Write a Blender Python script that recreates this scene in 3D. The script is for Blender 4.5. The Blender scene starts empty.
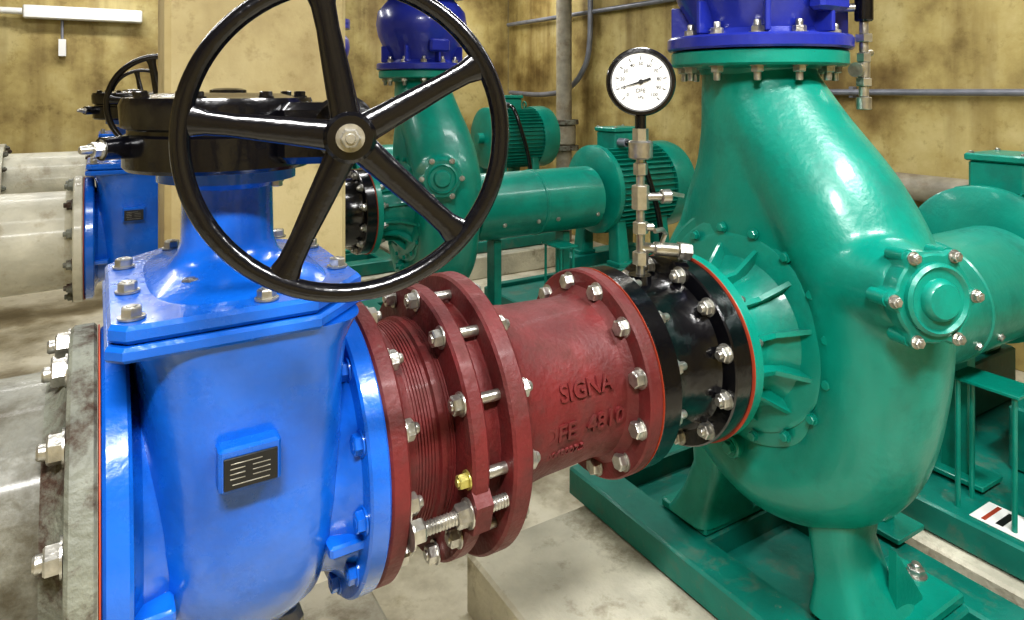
import bpy, math, random
from mathutils import Vector, Matrix
random.seed(4)
sc = bpy.context.scene
PI = math.pi

# ---------------------------------------------------------------- materials
def newmat(name):
    m = bpy.data.materials.new(name); m.use_nodes = True
    nt = m.node_tree
    return m, nt, nt.nodes, nt.links, nt.nodes['Principled BSDF']

def paint(name, col, rough=0.25, coat=0.5, dark=0.75, bscale=70, bump=0.12, metal=0.0, dirt=None, dirt_amt=0.5, dscale=6, colscale=9, dpos=(0.52, 0.64), scuff=None):
    m, nt, N, L, b = newmat(name)
    tc = N.new('ShaderNodeTexCoord')
    n1 = N.new('ShaderNodeTexNoise'); n1.inputs['Scale'].default_value = colscale; n1.inputs['Detail'].default_value = 6
    L.new(tc.outputs['Object'], n1.inputs['Vector'])
    r = N.new('ShaderNodeValToRGB')
    r.color_ramp.elements[0].position = 0.3; r.color_ramp.elements[1].position = 0.65
    r.color_ramp.elements[0].color = (col[0]*dark, col[1]*dark, col[2]*dark, 1)
    r.color_ramp.elements[1].color = (*col, 1)
    L.new(n1.outputs['Fac'], r.inputs['Fac'])
    out = r.outputs['Color']
    b.inputs['Roughness'].default_value = rough
    def layer(out, color, amt, scale, pos, setrough):
        n3 = N.new('ShaderNodeTexNoise'); n3.inputs['Scale'].default_value = scale; n3.inputs['Detail'].default_value = 10
        n3.inputs['Roughness'].default_value = 0.7
        L.new(tc.outputs['Object'], n3.inputs['Vector'])
        r3 = N.new('ShaderNodeValToRGB'); r3.color_ramp.elements[0].position = pos[0]; r3.color_ramp.elements[1].position = pos[1]
        r3.color_ramp.elements[0].color = (0, 0, 0, 1); r3.color_ramp.elements[1].color = (amt,)*3+(1,)
        L.new(n3.outputs['Fac'], r3.inputs['Fac'])
        mx = N.new('ShaderNodeMixRGB'); mx.inputs['Color2'].default_value = (*color, 1)
        L.new(r3.outputs['Color'], mx.inputs['Fac']); L.new(out, mx.inputs['Color1'])
        if setrough:
            mr = N.new('ShaderNodeMapRange'); mr.inputs['To Min'].default_value = rough; mr.inputs['To Max'].default_value = min(1, rough+0.35)
            L.new(r3.outputs['Color'], mr.inputs['Value']); L.new(mr.outputs[0], b.inputs['Roughness'])
        return mx.outputs['Color']
    if dirt: out = layer(out, dirt, dirt_amt, dscale, dpos, True)
    if scuff: out = layer(out, scuff, 0.55, 34, (0.63, 0.70), False)
    L.new(out, b.inputs['Base Color'])
    b.inputs['Metallic'].default_value = metal
    b.inputs['Coat Weight'].default_value = coat
    b.inputs['Coat Roughness'].default_value = 0.12
    n2 = N.new('ShaderNodeTexNoise'); n2.inputs['Scale'].default_value = bscale; n2.inputs['Detail'].default_value = 4
    L.new(tc.outputs['Object'], n2.inputs['Vector'])
    bp = N.new('ShaderNodeBump'); bp.inputs['Strength'].default_value = bump; bp.inputs['Distance'].default_value = 0.01
    L.new(n2.outputs['Fac'], bp.inputs['Height']); L.new(bp.outputs['Normal'], b.inputs['Normal'])
    return m

GREEN = paint('green_enamel', (0.0, 0.225, 0.168), 0.36, 0.25, 0.8, 60, 0.12, dirt=(0.0, 0.12, 0.092), dirt_amt=0.5, dscale=5, scuff=(0.02, 0.17, 0.13))
GREEND = paint('green_base_paint', (0.0, 0.17, 0.13), 0.45, 0.12, 0.75, 45, 0.12, dirt=(0.11, 0.14, 0.10), dirt_amt=0.5, dscale=8, scuff=(0.2, 0.2, 0.15))
BLUE = paint('blue_enamel', (0.005, 0.118, 0.54), 0.24, 0.55, 0.82, 50, 0.14, dirt=(0.008, 0.06, 0.30), dirt_amt=0.4, dscale=4, scuff=(0.02, 0.10, 0.36))
BLUED = paint('royal_blue_enamel', (0.016, 0.03, 0.30), 0.3, 0.5, 0.8, 50, 0.12)
RED = paint('red_primer', (0.135, 0.015, 0.016), 0.55, 0.02, 0.6, 90, 0.22, dirt=(0.07, 0.022, 0.018), dirt_amt=0.7, dscale=14, dpos=(0.48, 0.68), scuff=(0.13, 0.06, 0.05))
REDG = paint('red_gasket', (0.35, 0.05, 0.02), 0.6, 0.0)
BLACK = paint('black_enamel', (0.003, 0.003, 0.005), 0.2, 0.4, 0.7, 50, 0.15)
STEEL = paint('zinc_steel', (0.55, 0.54, 0.50), 0.32, 0.0, 0.5, 120, 0.15, metal=0.85, colscale=40)
YSTEEL = paint('yellow_zinc', (0.55, 0.50, 0.16), 0.35, 0.0, 0.7, 120, 0.15, metal=0.7)
BRASS = paint('pipe_fitting_metal', (0.56, 0.54, 0.49), 0.28, 0.0, 0.6, 90, 0.15, metal=0.9, colscale=30)
GREYP = paint('grey_lined_pipe', (0.20, 0.20, 0.165), 0.5, 0.1, 0.45, 60, 0.35, dirt=(0.05, 0.04, 0.02), dirt_amt=0.85, dscale=7, dpos=(0.45, 0.62))
RUSTF = paint('weathered_flange', (0.20, 0.21, 0.17), 0.6, 0.0, 0.5, 60, 0.5, dirt=(0.04, 0.018, 0.01), dirt_amt=0.95, dscale=14, dpos=(0.46, 0.6))
CREAM = paint('cream_pipe', (0.50, 0.48, 0.38), 0.5, 0.1, 0.7, 60, 0.2, dirt=(0.2, 0.15, 0.08), dirt_amt=0.4, dscale=8)
WHITE = paint('white_dial', (0.8, 0.8, 0.78), 0.5, 0.3, 0.97, 40, 0.0)
INK = paint('printed_black', (0.01, 0.01, 0.01), 0.5, 0.0, 1, 40, 0.0)
CONDUIT = paint('conduit_grey', (0.24, 0.25, 0.29), 0.4, 0.0, 0.7, 60, 0.1, metal=0.3)
RISER = paint('riser_paint', (0.34, 0.31, 0.24), 0.5, 0.0, 0.6, 60, 0.2, dirt=(0.15, 0.10, 0.05), dirt_amt=0.5, dscale=6)
CONC = paint('pier_concrete', (0.60, 0.57, 0.46), 0.65, 0.0, 0.6, 40, 0.5, dirt=(0.16, 0.13, 0.08), dirt_amt=0.7, dscale=5, colscale=4, dpos=(0.52, 0.66))

def wallmat(name, c0, c1, c2, mscale=(1.4, 1.4, 1.4), rough=0.65, p=(0.34, 0.5, 0.68), streakamt=0.6, stain=(0.5, 0.42, 0.3), stainpos=(0.36, 0.5)):
    m, nt, N, L, b = newmat(name)
    tc = N.new('ShaderNodeTexCoord')
    def noise(scale, det, ro, mul):
        mp = N.new('ShaderNodeMapping'); mp.inputs['Scale'].default_value = mul
        L.new(tc.outputs['Object'], mp.inputs['Vector'])
        n = N.new('ShaderNodeTexNoise'); n.inputs['Scale'].default_value = scale; n.inputs['Detail'].default_value = det; n.inputs['Roughness'].default_value = ro
        L.new(mp.outputs[0], n.inputs['Vector']); return n
    n = noise(1.3, 10, 0.62, mscale)
    r = N.new('ShaderNodeValToRGB')
    e = r.color_ramp.elements
    e[0].position = p[0]; e[0].color = (*c0, 1); e[1].position = p[2]; e[1].color = (*c2, 1)
    k = e.new(p[1]); k.color = (*c1, 1)
    L.new(n.outputs['Fac'], r.inputs['Fac'])
    out = r.outputs['Color']
    def mul(nn, c, pos, amt, out):
        r2 = N.new('ShaderNodeValToRGB'); r2.color_ramp.elements[0].position = pos[0]; r2.color_ramp.elements[0].color = (*c, 1)
        r2.color_ramp.elements[1].position = pos[1]; r2.color_ramp.elements[1].color = (1, 1, 1, 1)
        L.new(nn.outputs['Fac'], r2.inputs['Fac'])
        mx = N.new('ShaderNodeMixRGB'); mx.blend_type = 'MULTIPLY'; mx.inputs['Fac'].default_value = amt
        L.new(out, mx.inputs['Color1']); L.new(r2.outputs['Color'], mx.inputs['Color2']); return mx.outputs['Color']
    n2 = noise(11, 10, 0.7, (1, 1, 1))
    out = mul(n2, (0.62, 0.58, 0.48), (0.32, 0.46), 0.7, out)
    out = mul(noise(1.2, 5, 0.55, (2.2, 2.2, 0.25)), (0.42, 0.35, 0.25), (0.34, 0.50), streakamt, out)
    out = mul(noise(0.9, 8, 0.65, (1, 1, 1)), stain, stainpos, 0.9, out)
    L.new(out, b.inputs['Base Color'])
    b.inputs['Roughness'].default_value = rough
    bp = N.new('ShaderNodeBump'); bp.inputs['Strength'].default_value = 0.3; bp.inputs['Distance'].default_value = 0.01
    L.new(n2.outputs['Fac'], bp.inputs['Height']); L.new(bp.outputs['Normal'], b.inputs['Normal'])
    return m
WALL = wallmat('stained_concrete_wall', (0.25, 0.185, 0.065), (0.42, 0.335, 0.13), (0.52, 0.44, 0.21), p=(0.34, 0.5, 0.66), streakamt=0.8)
COLM = wallmat('column_concrete', (0.34, 0.265, 0.13), (0.43, 0.35, 0.175), (0.50, 0.42, 0.23), streakamt=0.35, stain=(0.75, 0.7, 0.6))
FLOOR = wallmat('floor_concrete', (0.34, 0.30, 0.22), (0.62, 0.58, 0.46), (0.76, 0.72, 0.60), rough=0.45, streakamt=0.0, stain=(0.42, 0.38, 0.31), stainpos=(0.38, 0.52))
CEIL = wallmat('ceiling_concrete', (0.2, 0.19, 0.17), (0.3, 0.29, 0.26), (0.4, 0.38, 0.34))
m, nt, N, L, b = newmat('lamp_tube'); b.inputs['Emission Color'].default_value = (1, 0.98, 0.95, 1); b.inputs['Emission Strength'].default_value = 6
TUBE = m

# ---------------------------------------------------------------- geometry
def frame(axis):
    a = Vector(axis).normalized()
    t = Vector((0, 0, 1)) if abs(a.z) < 0.9 else Vector((1, 0, 0))
    u = t.cross(a).normalized(); v = a.cross(u).normalized()
    return a, u, v

class Geo:
    def __init__(s):
        s.v = []; s.f = []; s.m = []; s.mats = []
    def mi(s, mat):
        if mat not in s.mats: s.mats.append(mat)
        return s.mats.index(mat)
    def add(s, vs, fs, mat):
        o = len(s.v); k = s.mi(mat)
        s.v += [tuple(p) for p in vs]
        for f in fs: s.f.append(tuple(i+o for i in f)); s.m.append(k)
    def loft(s, rings, mat, cap=True, closed=False):
        n = len(rings[0]); vs = [p for r in rings for p in r]; fs = []
        R = len(rings)
        for i in range(R if closed else R-1):
            j2 = (i+1) % R
            for j in range(n):
                k = (j+1) % n
                fs.append((i*n+j, i*n+k, j2*n+k, j2*n+j))
        if cap and not closed:
            fs.append(tuple(reversed(range(n)))); fs.append(tuple((R-1)*n+j for j in range(n)))
        s.add(vs, fs, mat)
    def rev(s, prof, org, axis, mat, seg=64, cap=True):
        a, u, v = frame(axis); o = Vector(org)
        rings = []
        for r, t in prof:
            r = max(r, 1e-4)
            rings.append([o + a*t + (u*math.cos(2*PI*i/seg) + v*math.sin(2*PI*i/seg))*r for i in range(seg)])
        s.loft(rings, mat, cap)
    def cyl(s, p0, p1, r, mat, seg=24, r1=None, ch=0.0):
        p0 = Vector(p0); p1 = Vector(p1); l = (p1-p0).length; r1 = r if r1 is None else r1
        if ch > 0: prof = [(r-ch, 0), (r, ch), (r1, l-ch), (r1-ch, l)]
        else: prof = [(r, 0), (r1, l)]
        s.rev(prof, p0, p1-p0, mat, seg)
    def disc(s, x0, x1, R, mat, c=0.004, seg=96, org=(0, 0, 0), axis=(1, 0, 0)):
        s.rev([(R-c, x0), (R, x0+c), (R, x1-c), (R-c, x1)], org, axis, mat, seg)
    def prism(s, poly, z0, z1, mat, c=0.004):
        n = len(poly); cx = sum(p[0] for p in poly)/n; cy = sum(p[1] for p in poly)/n
        def ring(z, k):
            out = []
            for x, y in poly:
                d = math.hypot(x-cx, y-cy) or 1
                out.append(Vector((cx+(x-cx)*(1-k/d), cy+(y-cy)*(1-k/d), z)))
            return out
        s.loft([ring(z0, c), ring(z0+c, 0), ring(z1-c, 0), ring(z1, c)], mat)
    def box(s, c, size, mat, rot=None, bev=0.003):
        hx, hy, hz = [q/2 for q in size]; bev = min(bev, hx*.4, hy*.4, hz*.4)
        R = rot or Matrix.Identity(3); c = Vector(c)
        def ring(z, k):
            pts = [(-hx+bev, -hy), (hx-bev, -hy), (hx, -hy+bev), (hx, hy-bev), (hx-bev, hy), (-hx+bev, hy), (-hx, hy-bev), (-hx, -hy+bev)]
            return [c + R @ Vector((x*(1-k/hx), y*(1-k/hy), z)) for x, y in pts]
        s.loft([ring(-hz, bev), ring(-hz+bev, 0), ring(hz-bev, 0), ring(hz, bev)], mat)
    def tube(s, pts, rads, mat, seg=24, squash=None, cap=True, closed=False):
        pts = [Vector(p) for p in pts]; n = len(pts)
        if not hasattr(rads, '__len__'): rads = [rads]*n
        rings = []; u = None
        for i in range(n):
            if closed: t = pts[(i+1) % n]-pts[i-1]
            else: t = pts[min(i+1, n-1)]-pts[max(i-1, 0)]
            t.normalize()
            if u is None:
                _, u, v = frame(t)
            u = (u - t*u.dot(t)).normalized(); v = t.cross(u)
            rings.append([pts[i] + (u*math.cos(2*PI*k/seg)+v*math.sin(2*PI*k/seg))*rads[i] for k in range(seg)])
        s.loft(rings, mat, cap, closed)
    def bolt(s, p, d, mat, r=0.019, h=0.016, washer=True, stud=0.0):
        a, u, v = frame(d); p = Vector(p)
        if washer: s.rev([(r*1.25, 0), (r*1.25, 0.003)], p, a, mat, 16)
        ph = random.random()*PI/3
        def ring(t, q): return [p + a*t + (u*math.cos(ph+PI/3*i)+v*math.sin(ph+PI/3*i))*q for i in range(6)]
        s.loft([ring(0.003, r), ring(0.003+h*0.85, r), ring(0.003+h, r*0.86)], mat)
        if stud > 0: s.rev([(r*0.55, h), (r*0.55, h+stud-0.003), (r*0.45, h+stud)], p, a, mat, 12)
    def ringbolts(s, x, R, n, d, mat, r=0.019, h=0.016, stud=0.0, ph=0.0, yc=0, zc=0):
        for i in range(n):
            t = 2*PI*(i+ph)/n
            s.bolt((x, yc+R*math.cos(t), zc+R*math.sin(t)), (d, 0, 0), mat, r, h, True, stud)
    def thread(s, p0, p1, r, mat, pitch=0.006):
        p0 = Vector(p0); p1 = Vector(p1); l = (p1-p0).length; n = int(l/pitch); prof = []
        for i in range(n): prof += [(r*0.84, i*pitch), (r, i*pitch+pitch*0.5)]
        s.rev(prof, p0, p1-p0, mat, 14)
    def obj(s, name, parent=None, M=None, ang=32):
        me = bpy.data.meshes.new(name); me.from_pydata(s.v, [], s.f)
        for mt in s.mats: me.materials.append(mt)
        me.polygons.foreach_set('material_index', s.m)
        me.polygons.foreach_set('use_smooth', [True]*len(s.f))
        import bmesh
        bm = bmesh.new(); bm.from_mesh(me); bmesh.ops.recalc_face_normals(bm, faces=bm.faces); bm.to_mesh(me); bm.free()
        me.set_sharp_from_angle(angle=math.radians(ang))
        me.update()
        o = bpy.data.objects.new(name, me); sc.collection.objects.link(o)
        if parent: o.parent = parent
        if M is not None: o.matrix_world = M
        return o

def empty(name, M):
    e = bpy.data.objects.new(name, None); sc.collection.objects.link(e); e.empty_display_size = 0.1
    e.matrix_world = M
    return e

def spline(ctrl, n):
    out = []
    P = [ctrl[0]] + list(ctrl) + [ctrl[-1]]
    for i in range(1, len(P)-2):
        for k in range(n):
            t = k/n
            out.append(tuple(0.5*((2*P[i][j]) + (-P[i-1][j]+P[i+1][j])*t + (2*P[i-1][j]-5*P[i][j]+4*P[i+1][j]-P[i+2][j])*t*t
                      + (-P[i-1][j]+3*P[i][j]-3*P[i+1][j]+P[i+2][j])*t**3) for j in range(len(P[0]))))
    out.append(tuple(ctrl[-1]))
    return out

ANG = math.radians(31.42)
AXZ = 0.875
O0 = Vector((0.4696, 1.774, AXZ))
RZ = Matrix.Rotation(ANG, 4, 'Z')
def train(dx, dy, dz=0.0):
    return Matrix.Translation(O0 + RZ.to_3x3() @ Vector((dx, dy, dz))) @ RZ
FZ = -0.995
TR = [train(0, 0), train(-0.05, 2.3), train(0, 4.6)]

def superring(cx, cy, z, hx, hy, e=2.6, n=64):
    out = []
    for i in range(n):
        t = 2*PI*i/n; c = math.cos(t); q = math.sin(t)
        out.append(Vector((cx+hx*math.copysign(abs(c)**(2/e), c), cy+hy*math.copysign(abs(q)**(2/e), q), z)))
    return out

# ================================================================ PUMP
HN = Vector((-0.34, -0.92, 0.05)).normalized(); HC = Vector((0.200, -0.476, 0.212))
def volute_geo():
    g = Geo()
    ctrl = [(0.07, 0.33, 0.06), (0.235, 0.235, 0.08), (0.325, 0, 0.10), (0.245, -0.25, 0.115), (0, -0.385, 0.139),
            (-0.230, -0.290, 0.146), (-0.305, -0.06, 0.149), (-0.290, 0.16, 0.160), (-0.20, 0.33, 0.166), (-0.06, 0.50, 0.163), (0.035, 0.64, 0.158), (0.06, 0.735, 0.155)]
    sp = spline(ctrl, 12)
    rings = []; n = len(sp); seg = 40
    for i, (y, z, r) in enumerate(sp):
        a = Vector((0, sp[min(i+1, n-1)][0]-sp[max(i-1, 0)][0], sp[min(i+1, n-1)][1]-sp[max(i-1, 0)][1])).normalized()
        u = Vector((1, 0, 0)); v = a.cross(u)
        wx = 1.12 if i < n*0.7 else 1.12-0.12*min(1, (i-n*0.7)/(n*0.2))
        rings.append([Vector((0.33, y, z)) + u*math.cos(2*PI*j/seg)*r*wx + v*math.sin(2*PI*j/seg)*r for j in range(seg)])
    g.loft(rings, GREEN)
    g.loft([superring(0.33, 0.06, 0.735, 0.154, 0.154, 2), superring(0.33, 0.058, 0.64, 0.157, 0.162, 2), superring(0.33, 0.035, 0.54, 0.160, 0.190, 2.0), superring(0.33, 0.0, 0.44, 0.162, 0.245, 2.1),
            superring(0.33, -0.01, 0.34, 0.16, 0.300, 2.2), superring(0.33, -0.01, 0.24, 0.15, 0.34, 2.2), superring(0.33, -0.01, 0.1, 0.12, 0.34, 2.2)], GREEN)
    g.rev([(0.10, 0.20), (0.30, 0.20), (0.325, 0.215), (0.34, 0.235), (0.36, 0.26), (0.36, 0.40), (0.33, 0.45), (0.30, 0.47), (0.30, 0.50), (0.1, 0.50)], (0, 0, 0), (1, 0, 0), GREEN, 96)
    g.rev([(0.13, -0.20), (0.100, -0.06), (0.092, 0.0)], HC, HN, GREEN, 48)
    o = g.obj('volute_tmp')
    md = o.modifiers.new('r', 'REMESH'); md.mode = 'VOXEL'; md.voxel_size = 0.009; md.use_smooth_shade = True
    ms = o.modifiers.new('s', 'SMOOTH'); ms.factor = 0.6; ms.iterations = 22
    dg = bpy.context.evaluated_depsgraph_get(); dg.update()
    me = bpy.data.meshes.new_from_object(o.evaluated_get(dg))
    me.materials.clear(); me.materials.append(GREEN)
    me.polygons.foreach_set('use_smooth', [True]*len(me.polygons))
    bpy.data.objects.remove(o)
    return me

def pump_parts():
    parts = {}
    g = Geo()
    g.rev([(0.25, 0.175), (0.262, 0.18), (0.262, 0.205), (0.25, 0.21)], (0, 0, 0), (1, 0, 0), GREEN, 96)
    g.rev([(0.290, 0.185), (0.30, 0.19), (0.30, 0.215), (0.29, 0.22)], (0, 0, 0), (1, 0, 0), GREEN, 96)
    g.rev([(0.325, 0.200), (0.333, 0.205), (0.333, 0.25), (0.32, 0.26)], (0, 0, 0), (1, 0, 0), GREEN, 96)
    g.rev([(0.228, -0.04), (0.232, -0.036), (0.232, -0.010), (0.228, -0.006), (0.165, -0.002), (0.15, 0.02), (0.15, 0.10), (0.17, 0.15), (0.215, 0.19)], (0, 0, 0), (1, 0, 0), GREEN, 96)
    for i in range(12):
        t = 2*PI*(i+0.5)/12
        R = Matrix.Rotation(t, 3, 'X')
        g.loft([[R @ Vector(q) for q in ((-0.01, 0.14, -w), (0.20, 0.14, -w), (0.20, 0.245, -w), (0.170, 0.232, -w), (0.11, 0.178, -w), (-0.01, 0.162, -w))] for w in (0.006, -0.006)], GREEN)
    for i in range(16):
        t = 2*PI*(i+0.5)/16
        g.bolt((0.175, 0.275*math.cos(t), 0.275*math.sin(t)), (-1, 0, 0), GREEN, 0.012, 0.010)
    parts['suction_cover'] = g
    g = Geo()
    g.rev([(0.158, 0.70), (0.165, 0.715), (0.238, 0.722), (0.245, 0.728), (0.245, 0.760), (0.240, 0.765)], (0.33, 0.06, 0), (0, 0, 1), GREEN, 96)
    for i in range(12):
        t = 2*PI*(i+0.3)/12
        g.bolt((0.33+0.208*math.cos(t), 0.06+0.208*math.sin(t), 0.722), (0, 0, -1), STEEL, 0.018, 0.016, True, 0.025)
    parts['discharge_flange'] = g
    g = Geo()
    hn, hc = HN, HC
    a, u, v = frame(hn)
    rings = []
    def lob(R, t):
        return R*(1+0.20*max(0, math.cos(6*t))**1.5)
    for tt, sc_ in ((-0.03, 0.92), (0.0, 0.98), (0.01, 1.0), (0.030, 1.0), (0.035, 0.96)):
        rings.append([hc + a*tt + (u*math.cos(2*PI*i/96)+v*math.sin(2*PI*i/96))*lob(0.094, 2*PI*i/96)*sc_ for i in range(96)])
    g.loft(rings, GREEN)
    g.rev([(0.076, 0.033), (0.076, 0.045), (0.069, 0.051), (0.062, 0.045), (0.045, 0.045), (0.042, 0.057), (0.036, 0.063), (0.001, 0.064)], hc, hn, GREEN, 48)
    for i in range(6):
        t = 2*PI*i/6
        p = hc + (u*math.cos(t)+v*math.sin(t))*0.100
        g.bolt(p + a*0.035, hn, STEEL, 0.0115, 0.011, True, 0.006)
        g.cyl(p - a*0.03, p + a*0.02, 0.016, GREEN, 16)
    parts['handhole_cover'] = g
    g = Geo()
    for sg in (-1, 1):
        g.box((0.43, sg*0.27, -0.680), (0.38, 0.19, 0.030), GREEN, bev=0.010)
        g.loft([superring(0.35, sg*0.25, -0.67, 0.13, 0.085, 5, 48), superring(0.34, sg*0.23, -0.60, 0.095, 0.065, 4, 48), superring(0.34, sg*0.20, -0.50, 0.085, 0.065, 3, 48), superring(0.35, sg*0.18, -0.34, 0.11, 0.10, 3, 48)], GREEN)
        for yy in (sg*0.20, sg*0.31):
            g.loft([[Vector((0.38, yy-0.010, -0.667)), Vector((0.50, yy-0.010, -0.667)), Vector((0.50, yy-0.010, -0.655)), Vector((0.38, yy-0.010, -0.50))],
                    [Vector((0.38, yy+0.010, -0.667)), Vector((0.50, yy+0.010, -0.667)), Vector((0.50, yy+0.010, -0.655)), Vector((0.38, yy+0.010, -0.50))]], GREEN)
        for xx, yy in ((0.49, 0.262), (0.58, 0.262)):
            g.bolt((xx, sg*yy, -0.665), (0, 0, 1), STEEL, 0.022, 0.018, True, 0.014)
    g.cyl((0.165, 0.02, -0.33), (0.235, 0.02, -0.33), 0.03, GREEN, 24, ch=0.004)
    g.bolt((0.165, 0.02, -0.33), (-1, 0, 0), GREEN, 0.017, 0.012)
    parts['mounting_feet'] = g
    g = Geo()
    g.rev([(0.13, 0.46), (0.20, 0.48), (0.205, 0.50), (0.205, 0.53), (0.17, 0.55), (0.17, 0.60)], (0, 0, 0), (1, 0, 0), GREEN, 64)
    g.rev([(0.19, 0.55), (0.195, 0.556), (0.195, 0.98), (0.20, 0.985), (0.20, 1.0), (0.195, 1.005), (0.195, 1.42), (0.188, 1.426)], (0, -0.08, -0.03), (1, 0, 0), GREEN, 64)
    for xx in (0.75, 1.25):
        g.box((xx, -0.05, -0.46), (0.05, 0.09, 0.45), GREEN)
        g.box((xx, -0.05, -0.673), (0.14, 0.22, 0.018), GREEN)
    for xx in (0.7, 0.93, 1.07, 1.37):
        for t in (-25, 205):
            R = 0.195; th = math.radians(t)
            g.bolt((xx, -0.08+R*math.cos(th), -0.03+R*math.sin(th)), (0, math.cos(th), math.sin(th)), STEEL, 0.011, 0.008)
    parts['coupling_guard'] = g
    return parts

def base_parts():
    g = Geo()
    t0 = -0.695; h = 0.10
    for x0, x1 in ((0.12, 0.25), (0.61, 0.74)):
        g.box(((x0+x1)/2, -0.02, t0-h/2), (x1-x0, 1.46, h), GREEND, bev=0.008)
    for y0, y1 in ((-0.75, -0.62), (-0.38, -0.17), (0.17, 0.38), (0.58, 0.71)):
        g.box((0.43, (y0+y1)/2, t0-h/2-0.001), (0.40, y1-y0, h-0.002), GREEND, bev=0.006)
    g.box((0.43, -0.02, t0-0.085), (0.44, 1.3, 0.025), GREEND)
    g2 = Geo()
    g2.box((1.62, -0.02, t0-0.05), (1.24, 1.1, 0.10), GREEND, bev=0.008)
    g2.box((1.62, -0.50, t0+0.012), (1.2, 0.05, 0.03), GREEND)
    g2.box((1.62, 0.46, t0+0.012), (1.2, 0.05, 0.03), GREEND)
    for xx in (1.06, 1.15):
        for yy in (-0.30, -0.14):
            g2.cyl((xx, yy, t0), (xx, yy, -0.28), 0.008, GREEN, 10)
    g2.box((1.105, -0.22, -0.275), (0.13, 0.20, 0.012), GREEN)
    g2.box((1.10, -0.26, t0+0.003), (0.13, 0.15, 0.004), WHITE, bev=0.001)
    g2.box((1.10, -0.26, t0+0.0055), (0.09, 0.02, 0.002), INK, bev=0.0005)
    g2.box((1.10, -0.22, t0+0.0055), (0.11, 0.012, 0.002), REDG, bev=0.0005)
    return g, g2

def motor_parts():
    g = Geo(); R = 0.265
    c = (0, 0, 0)
    g.rev([(0.05, 1.44), (0.05, 1.50), (0.15, 1.505), (0.275, 1.52), (0.29, 1.53), (0.29, 1.565), (R, 1.57), (R, 2.02), (0.29, 2.025), (0.295, 2.05), (0.298, 2.16), (0.285, 2.20), (0.24, 2.225), (0.05, 2.23)], c, (1, 0, 0), GREEN, 72)
    for i in range(48):
        t = 2*PI*i/48
        if abs(math.cos(t)) < 0.28 and math.sin(t) > 0: continue
        Rm = Matrix.Rotation(t, 3, 'X')
        g.box(Rm @ Vector((1.795, R+0.012, 0)), (0.45, 0.035, 0.006), GREEN, Rm, 0.001)
    g.box((1.76, 0, 0.315), (0.24, 0.2, 0.13), GREEN, bev=0.012)
    g.box((1.76, 0, 0.39), (0.26, 0.22, 0.03), GREEN, bev=0.008)
    for sx in (-1, 1):
        for sy in (-1, 1):
            g.bolt((1.76+sx*0.11, sy*0.09, 0.405), (0, 0, 1), STEEL, 0.009, 0.006)
    g.cyl((1.68, -0.10, 0.31), (1.68, -0.17, 0.31), 0.028, CONDUIT, 20)
    g.tube(spline([(1.68, -0.17, 0.31), (1.68, -0.27, 0.28), (1.72, -0.33, 0.1), (1.8, -0.35, -0.2), (1.85, -0.36, -0.66)], 8), 0.018, BLACK, 16)
    ring = [(1.97, 0.03*math.cos(2*PI*i/20), 0.31+0.03*math.sin(2*PI*i/20)) for i in range(20)]
    g.tube(ring, 0.007, GREEN, 10, closed=True)
    for xx in (1.60, 1.96):
        for sg in (-1, 1):
            g.loft([superring(xx, sg*0.19, -0.45, 0.05, 0.06, 5, 24), superring(xx, sg*0.16, -0.12, 0.035, 0.05, 5, 24)], GREEN)
            g.box((xx, sg*0.21, -0.455), (0.14, 0.13, 0.025), GREEN)
            g.bolt((xx, sg*0.235, -0.443), (0, 0, 1), STEEL, 0.014, 0.012)
    for sg in (-1, 1):
        g.box((1.78, sg*0.2, -0.58), (0.66, 0.16, 0.225), GREEND, bev=0.008)
    for rr in (0.08, 0.12, 0.16, 0.2):
        g.tube([(2.234, rr*math.cos(2*PI*i/40), rr*math.sin(2*PI*i/40)) for i in range(40)], 0.003, BLACK, 8, closed=True)
    return g

# ================================================================ SPOOL, RED ADAPTER, VALVE, PIPE
SH = -0.04
def spool_geo():
    g = Geo()
    g.rev([(0.17, -0.278), (0.225, -0.278), (0.229, -0.274), (0.229, -0.228), (0.225, -0.224), (0.19, -0.222), (0.183, -0.21), (0.181, -0.14), (0.183, -0.072),
           (0.19, -0.060), (0.225, -0.058), (0.229, -0.054), (0.229, -0.006), (0.225, -0.003)], (0, 0, 0), (1, 0, 0), BLACK, 96)
    g.rev([(0.230, -0.003), (0.234, -0.002), (0.234, 0.0), (0.230, 0.0)], (0, 0, 0), (1, 0, 0), REDG, 96)
    g.ringbolts(-0.224, 0.204, 12, 1, STEEL, 0.017, 0.015, 0.022, 0.5)
    g.ringbolts(-0.058, 0.204, 12, -1, STEEL, 0.018, 0.016, 0.012, 0.5)
    g.ringbolts(0.035, 0.200, 12, 1, STEEL, 0.017, 0.015, 0.018, 0.5)
    g.cyl((-0.14, 0, 0.15), (-0.14, 0, 0.20), 0.028, BLACK, 24)
    return g

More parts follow.
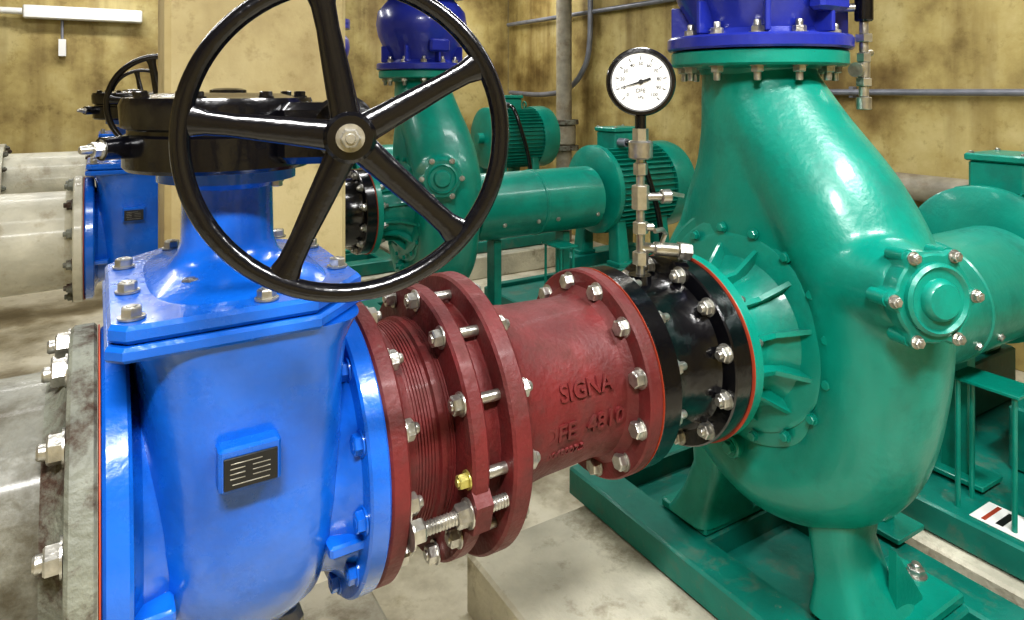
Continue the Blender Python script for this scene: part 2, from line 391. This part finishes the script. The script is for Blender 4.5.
def red_geo():
    g = Geo()
    X = (1, 0, 0); o = (0, 0, 0)
    g.disc(-0.885, -0.852, 0.252, RED)
    g.rev([(0.205, -0.853), (0.195, -0.83), (0.19, -0.81), (0.19, -0.775), (0.197, -0.772), (0.197, -0.762), (0.19, -0.759), (0.19, -0.70)], o, X, RED, 96)
    for k in range(9):
        x = -0.82+0.006*k
        if x > -0.78: x += 0.025
        g.rev([(0.189, x), (0.1925, x+0.0015), (0.1925, x+0.0035), (0.189, x+0.005)], o, X, RED, 96, cap=False)
    g.rev([(0.20, -0.742), (0.250, -0.742), (0.255, -0.737), (0.255, -0.713), (0.250, -0.708), (0.22, -0.708)], o, X, RED, 96)
    g.rev([(0.213, -0.71), (0.219, -0.705), (0.219, -0.67), (0.23, -0.66)], o, X, RED, 96)
    g.rev([(0.22, -0.668), (0.264, -0.668), (0.269, -0.663), (0.269, -0.632), (0.264, -0.627), (0.22, -0.622), (0.20, -0.60), (0.186, -0.57), (0.178, -0.50),
           (0.174, -0.36), (0.178, -0.335), (0.195, -0.318), (0.227, -0.316), (0.231, -0.311), (0.231, -0.286), (0.227, -0.281)], o, X, RED, 96)
    g.rev([(0.228, -0.2805), (0.231, -0.280), (0.231, -0.279), (0.228, -0.2785)], o, X, REDG, 96)
    b = Geo()
    b.ringbolts(-0.852, 0.226, 12, 1, STEEL, 0.018, 0.017, 0.012, 0.25)
    b.ringbolts(-0.316, 0.203, 12, -1, STEEL, 0.018, 0.017, 0.0, 0.5)
    nb = 12
    for i in range(nb):
        t = 2*PI*(i+0.1)/nb
        y = 0.236*math.cos(t); z = 0.236*math.sin(t)
        mt = YSTEEL if i == 6 else STEEL
        b.bolt((-0.743, y, z), (-1, 0, 0), mt, 0.017 if i != 6 else 0.013, 0.016, True, 0.006)
        b.bolt((-0.627, y, z), (1, 0, 0), STEEL, 0.018, 0.017, True, 0.012)
        b.cyl((-0.743, y, z), (-0.627, y, z), 0.010, STEEL, 12)
    for t in (196, 286, 16):
        t = math.radians(t); y = 0.248*math.cos(t); z = 0.248*math.sin(t)
        g.loft([[Vector((xx, math.cos(t+q)*r_, math.sin(t+q)*r_)) for q, r_ in ((-0.20, 0.24), (-0.1, 0.272), (0.1, 0.272), (0.20, 0.24))] for xx in (-0.742, -0.709)], RED)
        b.thread((-0.85, y, z), (-0.63, y, z), 0.012, STEEL)
        b.bolt((-0.852, y, z), (1, 0, 0), STEEL, 0.020, 0.022)
        b.bolt((-0.743, y, z), (-1, 0, 0), STEEL, 0.020, 0.022)
    return g, b

def wraptext(txt, size, x0, phi, R, mat, name, parent, depth=0.005):
    cu = bpy.data.curves.new(name+'_c', 'FONT'); cu.body = txt; cu.size = size; cu.extrude = depth; cu.resolution_u = 3; cu.offset = 0.0006
    to = bpy.data.objects.new(name+'_t', cu); sc.collection.objects.link(to)
    dg = bpy.context.evaluated_depsgraph_get(); dg.update()
    me = bpy.data.meshes.new_from_object(to.evaluated_get(dg))
    bpy.data.objects.remove(to)
    for v in me.vertices:
        x, y, z = v.co
        p = phi + y/R; rr = R + z
        v.co = (x0+x, -rr*math.cos(p), rr*math.sin(p))
    me.materials.clear(); me.materials.append(mat)
    o = bpy.data.objects.new(name, me); sc.collection.objects.link(o); o.parent = parent
    return o

def valve_geo():
    P = {}
    g = Geo(); X = (1, 0, 0); o = (0, 0, 0)
    xc = -1.122
    g.rev([(0.20, -1.32), (0.263, -1.32), (0.268, -1.315), (0.268, -1.289), (0.263, -1.284), (0.225, -1.282), (0.205, -1.27), (0.195, -1.24), (0.20, -1.12),
           (0.195, -1.01), (0.205, -0.98), (0.22, -0.963), (0.250, -0.961), (0.254, -0.957), (0.254, -0.930), (0.250, -0.926)], o, X, BLUE, 96)
    g.rev([(0.266, -1.3235), (0.270, -1.323), (0.270, -1.321), (0.266, -1.3205)], o, X, REDG, 96)
    g.loft([superring(xc, 0, z, hx, hy, e) for z, hx, hy, e in
            ((-0.222, 0.03, 0.05, 2.2), (-0.214, 0.07, 0.11, 2.3), (-0.19, 0.110, 0.155, 2.5), (-0.15, 0.133, 0.19, 3), (-0.08, 0.146, 0.215, 3.4), (0, 0.150, 0.228, 3.8), (0.1, 0.150, 0.232, 4.0),
             (0.19, 0.152, 0.233, 4.2), (0.255, 0.157, 0.234, 4.4), (0.282, 0.166, 0.238, 5), (0.296, 0.17, 0.240, 6))], BLUE)
    def octp(hx, hy, c1, c2, cx=xc):
        return [(cx-hx+c2, -hy), (cx+hx-c1, -hy), (cx+hx, -hy+c1), (cx+hx, hy-c1), (cx+hx-c1, hy), (cx-hx+c1, hy), (cx-hx, hy-c1), (cx-hx, -hy+c2)]
    g.prism(octp(0.190, 0.250, 0.10, 0.02, xc-0.005), 0.296, 0.317, BLUE, 0.005)
    g.prism(octp(0.186, 0.246, 0.10, 0.02, xc-0.005), 0.319, 0.344, BLUE, 0.006)
    for zz in (-0.07,):
        for sy in (-1, 1):
            g.box((-1.262, sy*0.185, zz), (0.06, 0.09, 0.020), BLUE, bev=0.006)
            g.box((-0.985, sy*0.180, zz), (0.06, 0.08, 0.020), BLUE, bev=0.006)
    g.box((-1.10, 0, -0.222), (0.14, 0.16, 0.03), BLUE, bev=0.01)
    P['body'] = g
    g = Geo()
    sx = -1.13
    g.loft([superring(xc, 0, 0.340, 0.140, 0.205, 3.5), superring(xc, 0, 0.350, 0.130, 0.19, 3.2), superring(xc, 0, 0.359, 0.105, 0.13, 2.6), superring(sx, 0, 0.368, 0.090, 0.098, 2.1),
            superring(sx, 0, 0.380, 0.081, 0.083, 2), superring(sx, 0, 0.40, 0.075, 0.075, 2), superring(sx, 0, 0.49, 0.073, 0.073, 2), superring(sx, 0, 0.50, 0.080, 0.080, 2), superring(sx, 0, 0.503, 0.112, 0.112, 2), superring(sx, 0, 0.521, 0.112, 0.112, 2)], BLUE)
    for i in range(4):
        t = PI/4+PI/2*i
        g.bolt((sx+0.095*math.cos(t), 0.095*math.sin(t), 0.503), (0, 0, -1), STEEL, 0.010, 0.009)
    P['bonnet'] = g
    g = Geo()
    for (x, y) in ((-1.285, -0.210), (-1.11, -0.218), (-1.285, -0.07), (-1.20, -0.10), (-1.285, 0.10), (-0.965, -0.09), (-0.965, 0.09), (-1.0, 0.215), (-1.2, 0.215)):
        g.bolt((x, y, 0.345), (0, 0, 1), STEEL, 0.014, 0.013, True, 0.004)
    g.ringbolts(-0.962, 0.226, 12, -1, BLUE, 0.017, 0.012, 0.004, 0.25)
    P['bolts'] = g
    g = Geo()
    g.box((-1.140, -0.235, 0.125), (0.084, 0.05, 0.062), BLUE, bev=0.004)
    g.box((-1.140, -0.261, 0.122), (0.072, 0.004, 0.044), INK, bev=0.001)
    for dx, dz, w in ((-0.006, 0.014, 0.042), (-0.018, 0.007, 0.020), (0.014, 0.007, 0.024), (-0.018, 0.000, 0.020), (0.014, 0.0, 0.024), (-0.018, -0.007, 0.020), (0.014, -0.007, 0.024), (0.0, -0.015, 0.05)):
        g.box((-1.140+dx, -0.2633, 0.122+dz), (w, 0.0008, 0.0013), STEEL, bev=0.0002)
    P['nameplate'] = g
    g = Geo()
    g.rev([(0.09, 0.522), (0.145, 0.524), (0.150, 0.530), (0.150, 0.580), (0.143, 0.584), (0.143, 0.590), (0.152, 0.594), (0.155, 0.630), (0.150, 0.642), (0.115, 0.645), (0.10, 0.649), (0.03, 0.651)], (sx-0.012, 0, 0), (0, 0, 1), BLACK, 80)
    g.rev([(0.03, 0.645), (0.03, 0.655), (0.022, 0.658), (0.001, 0.659)], (sx, 0, 0), (0, 0, 1), BLACK, 24)
    for i in range(8):
        t = 2*PI*(i+.5)/8
        g.bolt((sx-0.012+0.132*math.cos(t), 0.132*math.sin(t), 0.642), (0, 0, 1), BLACK, 0.010, 0.008)
    hub = Vector((-1.050, -0.421, 0.595)); wr = Matrix.Rotation(math.radians(-16), 3, 'Z'); nn = wr @ Vector((0, -1, 0))
    so = hub - nn*0.30
    g.box(so + Vector((-0.04, 0.02, -0.010)), (0.12, 0.12, 0.10), BLACK, wr, bev=0.012)
    g.rev([(0.050, -0.04), (0.052, 0.03), (0.040, 0.04), (0.040, 0.12), (0.047, 0.125), (0.047, 0.14), (0.026, 0.15), (0.020, 0.17), (0.018, 0.29)], so, nn, BLACK, 40)
    g.cyl((sx-0.12, -0.02, 0.565), (sx-0.19, -0.06, 0.565), 0.018, BLACK, 20)
    g.bolt((sx-0.188, -0.058, 0.565), (-0.9, -0.4, 0), STEEL, 0.012, 0.012, True, 0.02)
    P['gearbox'] = g
    g = Geo(); R = 0.1985
    g.tube([hub + wr @ Vector((R*math.cos(2*PI*i/96), 0, R*1.0*math.sin(2*PI*i/96))) for i in range(96)], 0.0120, BLACK, 20, closed=True)
    for k in range(5):
        t = math.radians(101-72*k)
        d = wr @ Vector((math.cos(t), 0, math.sin(t))); q = wr @ Vector((-math.sin(t), 0, math.cos(t)))
        rings = []
        for s_, w, th in ((0.02, 0.020, 0.013), (0.05, 0.0185, 0.010), (0.10, 0.0165, 0.008), (0.14, 0.0145, 0.0075), (0.170, 0.0155, 0.008), (0.196, 0.022, 0.009)):
            rings.append([hub + d*s_ + q*w*math.cos(2*PI*j/16) + nn*th*math.sin(2*PI*j/16) for j in range(16)])
        g.loft(rings, BLACK)
    g.rev([(0.026, -0.03), (0.032, -0.022), (0.033, 0.012), (0.028, 0.018), (0.015, 0.018)], hub, nn, BLACK, 40)
    g.rev([(0.018, 0.018), (0.018, 0.021)], hub, nn, STEEL, 24)
    g.bolt(hub+nn*0.019, nn, STEEL, 0.0125, 0.010, False, 0.006)
    P['handwheel'] = g
    return P

def pipe_geo(mat, length=2.75, cone=False):
    g = Geo()
    fm = RUSTF if mat is GREYP else mat
    g.rev([(0.20, -1.3245), (0.269, -1.3245), (0.274, -1.329), (0.274, -1.356), (0.269, -1.361), (0.235, -1.363), (0.218, -1.375), (0.210, -1.39)], (0, 0, 0), (1, 0, 0), fm, 96)
    g.ringbolts(-1.362, 0.246, 12, -1, RUSTF if mat is CREAM else STEEL, 0.020, 0.018, 0.014, 0.5)
    if cone:
        g.rev([(0.210, 0), (0.215, 0.30), (0.27, 0.75), (0.27, length)], (-1.385, 0, 0), (-1, 0, 0), mat, 96)
    else:
        g.rev([(0.210, 0), (0.210, length)], (-1.385, 0, 0), (-1, 0, 0), mat, 96)
    if not cone and mat is CREAM:
        g.rev([(0.20, -1.90), (0.28, -1.90), (0.28, -1.865), (0.21, -1.865)], (0, 0, 0), (1, 0, 0), mat, 96)
        g.rev([(0.20, -1.94), (0.28, -1.94), (0.28, -1.905), (0.21, -1.905)], (0, 0, 0), (1, 0, 0), mat, 96)
        g.ringbolts(-1.865, 0.25, 12, 1, RUSTF, 0.018, 0.016, 0.01)
        g.ringbolts(-1.94, 0.25, 12, -1, RUSTF, 0.018, 0.016, 0.01)
    return g

def discharge_geo():
    g = Geo(); c = (0.33, 0.06, 0); Z = (0, 0, 1)
    g.rev([(0.20, 0.768), (0.252, 0.768), (0.257, 0.774), (0.257, 0.800), (0.252, 0.806), (0.20, 0.809), (0.190, 0.825), (0.198, 0.86), (0.225, 0.91), (0.25, 0.97), (0.26, 1.03), (0.25, 1.10),
           (0.20, 1.16), (0.18, 1.18), (0.26, 1.19), (0.26, 1.23)], c, Z, BLUED, 96)
    g.rev([(0.26, 1.233), (0.26, 1.27), (0.18, 1.28), (0.165, 1.30), (0.165, 2.28)], c, Z, BLUED, 72)
    for i in range(12):
        t = 2*PI*(i+0.3)/12
        g.bolt((0.33+0.208*math.cos(t), 0.06+0.208*math.sin(t), 0.807), (0, 0, 1), STEEL, 0.018, 0.016, True, 0.02)
    g.box((0.33, -0.17, 0.90), (0.12, 0.05, 0.07), BLUED, bev=0.01)
    for k in range(8):
        t = 2*PI*k/8
        R = Matrix.Rotation(t, 3, 'Z')
        g.box(Vector((0.33, 0.06, 0.855)) + R @ Vector((0.215, 0, 0)), (0.06, 0.014, 0.09), BLUED, R)
    return g

vol_me = volute_geo()
Pp = pump_parts(); gb1, gb2 = base_parts(); gm = motor_parts(); gsp = spool_geo(); gr, grb = red_geo(); Vp = valve_geo(); gd = discharge_geo()
cache = {}
def inst(key, geo, name, parent):
    if key not in cache:
        o = geo.obj(name, parent); cache[key] = o.data; return o
    o = bpy.data.objects.new(name, cache[key]); sc.collection.objects.link(o); o.parent = parent
    return o

for k, T in enumerate(TR):
    e = empty('centrifugal_pump', T)
    vo = bpy.data.objects.new('volute_casing', vol_me); sc.collection.objects.link(vo); vo.parent = e
    for n_, gg in Pp.items(): inst('p_'+n_, gg, n_, e)
    e = empty('pump_base_frame', T); inst('b1', gb1, 'steel_frame', e)
    Tm = T if k < 2 else train(0.30, 4.6, 0.0)
    e = empty('motor_bedplate', Tm); inst('b2', gb2, 'bedplate', e)
    if k == 2: Tm = train(0.28, 4.35, 0.20)
    e = empty('electric_motor', Tm); inst('m', gm, 'motor_body', e)
    Ts = T @ Matrix.Translation((SH, 0, 0))
    e = empty('flanged_spool_piece', Ts); inst('s', gsp, 'spool', e)
    e = empty('dismantling_joint', Ts); inst('r', gr, 'casting', e); inst('rb', grb, 'bolts', e)
    if k == 0:
        wraptext('SIGNA', 0.046, -0.505, math.radians(12), 0.177, RED, 'cast_lettering_top', e)
        wraptext('DFE  4810', 0.048, -0.550, math.radians(-12), 0.177, RED, 'cast_lettering_middle', e)
        wraptext('30048007.2', 0.022, -0.545, math.radians(-24), 0.177, RED, 'cast_lettering_bottom', e)
    e = empty('gate_valve', T)
    for n_, gg in Vp.items(): inst('v_'+n_, gg, n_, e)
    e = empty('discharge_check_valve', T); inst('d', gd, 'valve_body', e)
    e = empty('suction_pipe', T)
    pipe_geo([GREYP, CREAM, CREAM][k], 2.75, k == 1).obj('pipe_run', e)

# -------------------------------------------------------------- pressure gauge on spool
T = TR[0]
e = empty('pressure_gauge', T)
gx = -0.178
g = Geo()
g.cyl((gx, 0, 0.175), (gx, 0, 0.56), 0.011, BRASS, 20)
def hexn(p0, p1, r): g.cyl(p0, p1, r, BRASS, 6, ch=0.002)
g.cyl((gx, 0, 0.225), (gx, 0, 0.255), 0.020, BRASS, 6)
hexn((gx, 0, 0.30), (gx, 0, 0.33), 0.019)
hexn((gx, 0, 0.36), (gx, 0, 0.42), 0.022)
hexn((gx, 0, 0.445), (gx, 0, 0.475), 0.018)
g.cyl((gx, 0, 0.485), (gx, 0, 0.53), 0.030, BRASS, 28, ch=0.004)
g.cyl((gx, 0, 0.53), (gx, 0, 0.56), 0.020, BRASS, 6)
g.cyl((gx, 0, 0.39), (gx+0.055, -0.02, 0.39), 0.010, BRASS, 16)
g.cyl((gx+0.05, -0.018, 0.39), (gx+0.075, -0.028, 0.39), 0.018, BRASS, 20, ch=0.003)
g.box((gx+0.09, -0.033, 0.393), (0.05, 0.008, 0.012), BRASS, Matrix.Rotation(math.radians(12), 3, 'Y'))
g.cyl((gx, 0, 0.315), (gx+0.03, -0.012, 0.315), 0.010, BRASS, 16)
g.cyl((gx+0.03, -0.012, 0.262), (gx+0.09, -0.036, 0.255), 0.017, BRASS, 24, ch=0.004)
g.cyl((gx, 0, 0.268), (gx+0.035, -0.014, 0.262), 0.012, BRASS, 16)
g.cyl((gx+0.09, -0.036, 0.255), (gx+0.12, -0.048, 0.25), 0.022, BRASS, 6)
g.tube([(gx+0.05, -0.02, 0.27), (gx+0.055, -0.03, 0.30), (gx+0.03, -0.045, 0.315), (gx-0.0, -0.05, 0.315)], 0.006, BRASS, 10)
g.obj('gauge_stem', e)
g = Geo()
gc = Vector((gx, 0, 0.675)); d = Vector((-0.62, -0.78, 0.03)).normalized()
g.rev([(0.060, -0.045), (0.072, -0.035), (0.074, 0.0), (0.083, 0.002), (0.085, 0.010), (0.082, 0.017), (0.074, 0.018), (0.071, 0.012)], gc, d, BLACK, 72)
g.rev([(0.0705, 0.0115), (0.0705, 0.0125)], gc, d, WHITE, 64)
right = Vector((0, 0, 1)).cross(d).normalized(); upv = d.cross(right)
g.cyl(gc - Vector((0, 0, 0.07)), gc - Vector((0, 0, 0.12)), 0.014, BLACK, 20)
for i in range(41):
    t = math.radians(-45 + 270*i/40); r0 = 0.054 if i % 4 == 0 else 0.058
    p = lambda r: gc + d*0.0135 + (right*math.cos(t)+upv*math.sin(t))*r
    dirv = (p(0.063)-p(r0)).normalized()
    q = dirv.cross(d)
    w = 0.0011 if i % 4 == 0 else 0.0005
    g.add([p(r0)-q*w, p(r0)+q*w, p(0.063)+q*w, p(0.063)-q*w], [(0, 1, 2, 3)], INK)
t = math.radians(197)
n0 = gc + d*0.0165; dr = (right*math.cos(t)+upv*math.sin(t)); q = dr.cross(d)
g.add([n0-dr*0.025-q*0.0035, n0-dr*0.025+q*0.0035, n0+dr*0.052+q*0.0006, n0+dr*0.052-q*0.0006], [(0, 1, 2, 3)], INK)
g.rev([(0.006, 0.013), (0.006, 0.018)], gc, d, INK, 20)
go = g.obj('gauge_dial', e)
def flattext(txt, size, p, right, up, mat, name, parent, nrm):
    cu = bpy.data.curves.new(name+'_c', 'FONT'); cu.body = txt; cu.size = size; cu.align_x = 'CENTER'; cu.align_y = 'CENTER'; cu.extrude = 0.0003
    to = bpy.data.objects.new(name+'_t', cu); sc.collection.objects.link(to)
    dg = bpy.context.evaluated_depsgraph_get(); dg.update()
    me = bpy.data.meshes.new_from_object(to.evaluated_get(dg)); bpy.data.objects.remove(to)
    for vv in me.vertices: vv.co = p + right*vv.co.x + up*vv.co.y + nrm*vv.co.z
    me.materials.clear(); me.materials.append(mat)
    o = bpy.data.objects.new(name, me); sc.collection.objects.link(o); o.parent = parent
for i in range(0, 11):
    t = math.radians(225 - 27*i)
    flattext(str(i*10), 0.012, gc + d*0.014 + (right*math.cos(t)+upv*math.sin(t))*0.045, right, upv, INK, 'dial_number_%d' % i, e, d)
flattext('DFE', 0.014, gc + d*0.014 - upv*0.022, right, upv, INK, 'dial_maker', e, d)
flattext('kPa', 0.010, gc + d*0.014 - upv*0.038, right, upv, INK, 'dial_unit', e, d)

# -------------------------------------------------------------- sample valve on near discharge
e = empty('sample_tap_assembly', T)
g = Geo()
P1 = Vector((0.488, -0.170, 0.885))
g.cyl((0.42, -0.06, 0.885), P1, 0.012, BRASS, 16)
g.cyl(P1 + Vector((0, 0, 0.03)), P1 - Vector((0, 0, 0.04)), 0.024, BLACK, 24, ch=0.004)
g.box(P1 + Vector((0.0, 0.0, 0.045)), (0.11, 0.03, 0.015), BLACK)
z = 0.845
for h_, r_, s_ in ((0.035, 0.012, 16), (0.022, 0.024, 6), (0.03, 0.012, 16), (0.025, 0.020, 6), (0.045, 0.016, 20), (0.022, 0.022, 6), (0.03, 0.013, 16), (0.035, 0.020, 20)):
    g.cyl((P1.x, P1.y, z), (P1.x, P1.y, z-h_), r_, BRASS, s_, ch=0.002); z -= h_
g.cyl((P1.x, P1.y, 0.71), (P1.x-0.05, P1.y-0.01, 0.71), 0.008, BRASS, 12)
g.cyl((P1.x-0.045, P1.y-0.01, 0.71), (P1.x-0.06, P1.y-0.012, 0.71), 0.02, BRASS, 20)
g.cyl((P1.x, P1.y, 0.755), (P1.x+0.05, P1.y+0.01, 0.76), 0.009, BRASS, 12)
g.obj('tap_fittings', e)

# -------------------------------------------------------------- structure
S = T
def slab(name, c, size, mat, bev=0.004, parent=None):
    g = Geo(); g.box(c, size, mat, bev=bev); return g.obj(name, parent, S)
SX0, SX1, SY0, SY1, ZC = -4.2, 3.3, -4.0, 6.4, 2.3
slab('floor', ((SX0+SX1)/2, (SY0+SY1)/2, FZ-0.06), (SX1-SX0+.4, SY1-SY0+.4, 0.12), FLOOR)
slab('ceiling', ((SX0+SX1)/2, (SY0+SY1)/2, ZC+0.06), (SX1-SX0+.4, SY1-SY0+.4, 0.12), CEIL)
zc = (FZ+ZC)/2; hz = ZC-FZ
slab('wall_back', ((SX0+SX1)/2, SY1+0.1, zc), (SX1-SX0, 0.2, hz), WALL)
slab('wall_front', ((SX0+SX1)/2, SY0-0.1, zc), (SX1-SX0, 0.2, hz), WALL)
slab('wall_right', (SX1+0.1, (SY0+SY1)/2, zc), (0.2, SY1-SY0, hz), WALL)
slab('wall_left', (SX0-0.1, (SY0+SY1)/2, zc), (0.2, SY1-SY0, hz), WALL)
slab('concrete_column', ((-1.125-0.486)/2, 1.515, zc), (0.639, 0.33, hz), COLM, 0.02)
for yy in (0, 2.3, 4.6):
    slab('pump_plinth', (0.27, -0.08+yy, (FZ-0.80)/2), (1.20, 1.44, -0.80-FZ), CONC, 0.01)
    slab('motor_plinth', (1.70, -0.02+yy, (FZ-0.80)/2), (1.50, 1.3, -0.80-FZ), CONC, 0.01)
g = Geo(); g.box((-1.10, 0.20, -0.80), (0.74, 0.56, 0.39), CONC, bev=0.01); g.box((-1.10, 0.0, -0.42), (0.16, 0.18, 0.36), CONC, bev=0.01)
g.obj('valve_pier', None, S)

g = Geo()
g.cyl((3.16, -2.9, 0.03), (3.16, 2.05, 0.03), 0.085, RISER, 32)
g.cyl((3.16, -2.9, -0.20), (3.16, 1.6, -0.20), 0.075, RISER, 32)
for yy in (-1.5, 0.4, 1.8):
    g.box((3.22, yy, -0.1), (0.14, 0.05, 0.5), GREYP)
g.obj('wall_pipe_run', None, S)
g = Geo()
g.cyl((3.24, -2.9, 0.64), (3.24, 2.0, 0.64), 0.022, CONDUIT, 16)
for yy in (-1, 0.5, 1.6): g.box((3.27, yy, 0.64), (0.05, 0.03, 0.08), CONDUIT)
g.cyl((3.24, 3.3, 1.50), (3.24, 6.3, 1.50), 0.025, CONDUIT, 16)
g.cyl((3.24, 2.6, 2.29), (3.24, 2.6, 0.64), 0.022, CONDUIT, 16)
g.tube(spline([(3.22, 4.56, 2.2), (3.22, 4.56, 1.2), (3.22, 4.7, 0.85), (3.22, 5.0, 0.66), (3.22, 5.5, 0.60), (3.22, 6.2, 0.62)], 8), 0.03, CONDUIT, 16)
g.obj('electrical_conduit', None, S)
g = Geo()
g.cyl((3.05, 4.8, FZ+0.001), (3.05, 4.8, 2.295), 0.085, RISER, 32)
g.cyl((3.05, 4.8, 0.05), (3.05, 4.8, 0.28), 0.13, RISER, 32, ch=0.02)
g.disc(0.28, 0.33, 0.16, RUSTF, org=(3.05, 4.8, 0), axis=(0, 0, 1))
g.disc(0.0, 0.05, 0.16, RUSTF, org=(3.05, 4.8, 0), axis=(0, 0, 1))
g.obj('vertical_riser_pipe', None, S)
g = Geo()
g.box((-1.42, 6.33, 1.37), (0.95, 0.12, 0.12), WHITE, bev=0.01)  # housing of the wall light fixture, unlit; trunking pipe runs left of it
g.cyl((-4.1, 6.30, 1.37), (-1.90, 6.30, 1.37), 0.03, WHITE, 16)
g.box((-1.6, 6.36, 1.05), (0.06, 0.06, 0.16), WHITE)
g.cyl((-1.6, 6.35, 1.35), (-1.6, 6.35, 1.1), 0.012, CONDUIT, 12)
g.obj('wall_light_and_trunking', None, S)

def lum(x, y, W, L_=1.5):
    g = Geo()
    g.box((x, y, 2.255), (L_, 0.22, 0.08), WHITE, bev=0.006)
    for s_ in (-0.05, 0.05):
        g.cyl((x-L_/2+0.03, y+s_, 2.20), (x+L_/2-0.03, y+s_, 2.20), 0.014, TUBE, 12)
    e = g.obj('fluorescent_luminaire', None, S)
    ld = bpy.data.lights.new('lamp', 'AREA'); ld.shape = 'RECTANGLE'; ld.size = L_; ld.size_y = 0.2; ld.energy = W; ld.color = (1, 0.99, 0.975)
    lo = bpy.data.objects.new('lamp', ld); sc.collection.objects.link(lo); lo.parent = e
    lo.location = (x, y, 2.17)
lum(-1.7, -1.7, 140, 0.9)  # added unseen lamp above the camera, strengthened for harder frontal light
lum(0.2, -1.5, 90, 0.9)
lum(-2.0, 0.9, 26)
lum(1.1, 1.1, 28)
lum(-1.9, 3.6, 34)
lum(1.0, 3.4, 40)
lum(2.5, 0.2, 20)
lum(2.2, 5.4, 34)
lum(-1.2, 5.5, 28)

w = bpy.data.worlds.new('World'); sc.world = w; w.use_nodes = True
w.node_tree.nodes['Background'].inputs[0].default_value = (0.9, 0.95, 1, 1); w.node_tree.nodes['Background'].inputs[1].default_value = 0.1

cd = bpy.data.cameras.new('camera'); co = bpy.data.objects.new('camera', cd); sc.collection.objects.link(co)
co.location = (0, 0, 1.53); co.rotation_euler = (PI/2, 0, 0)
cd.sensor_width = 36; cd.lens = 680/1024*36; cd.shift_y = -220/1024; cd.clip_start = 0.02
sc.camera = co
sc.view_settings.view_transform = 'Standard'
for lk in ('Medium High Contrast', 'High Contrast'):
    try:
        sc.view_settings.look = lk; break
    except Exception: pass
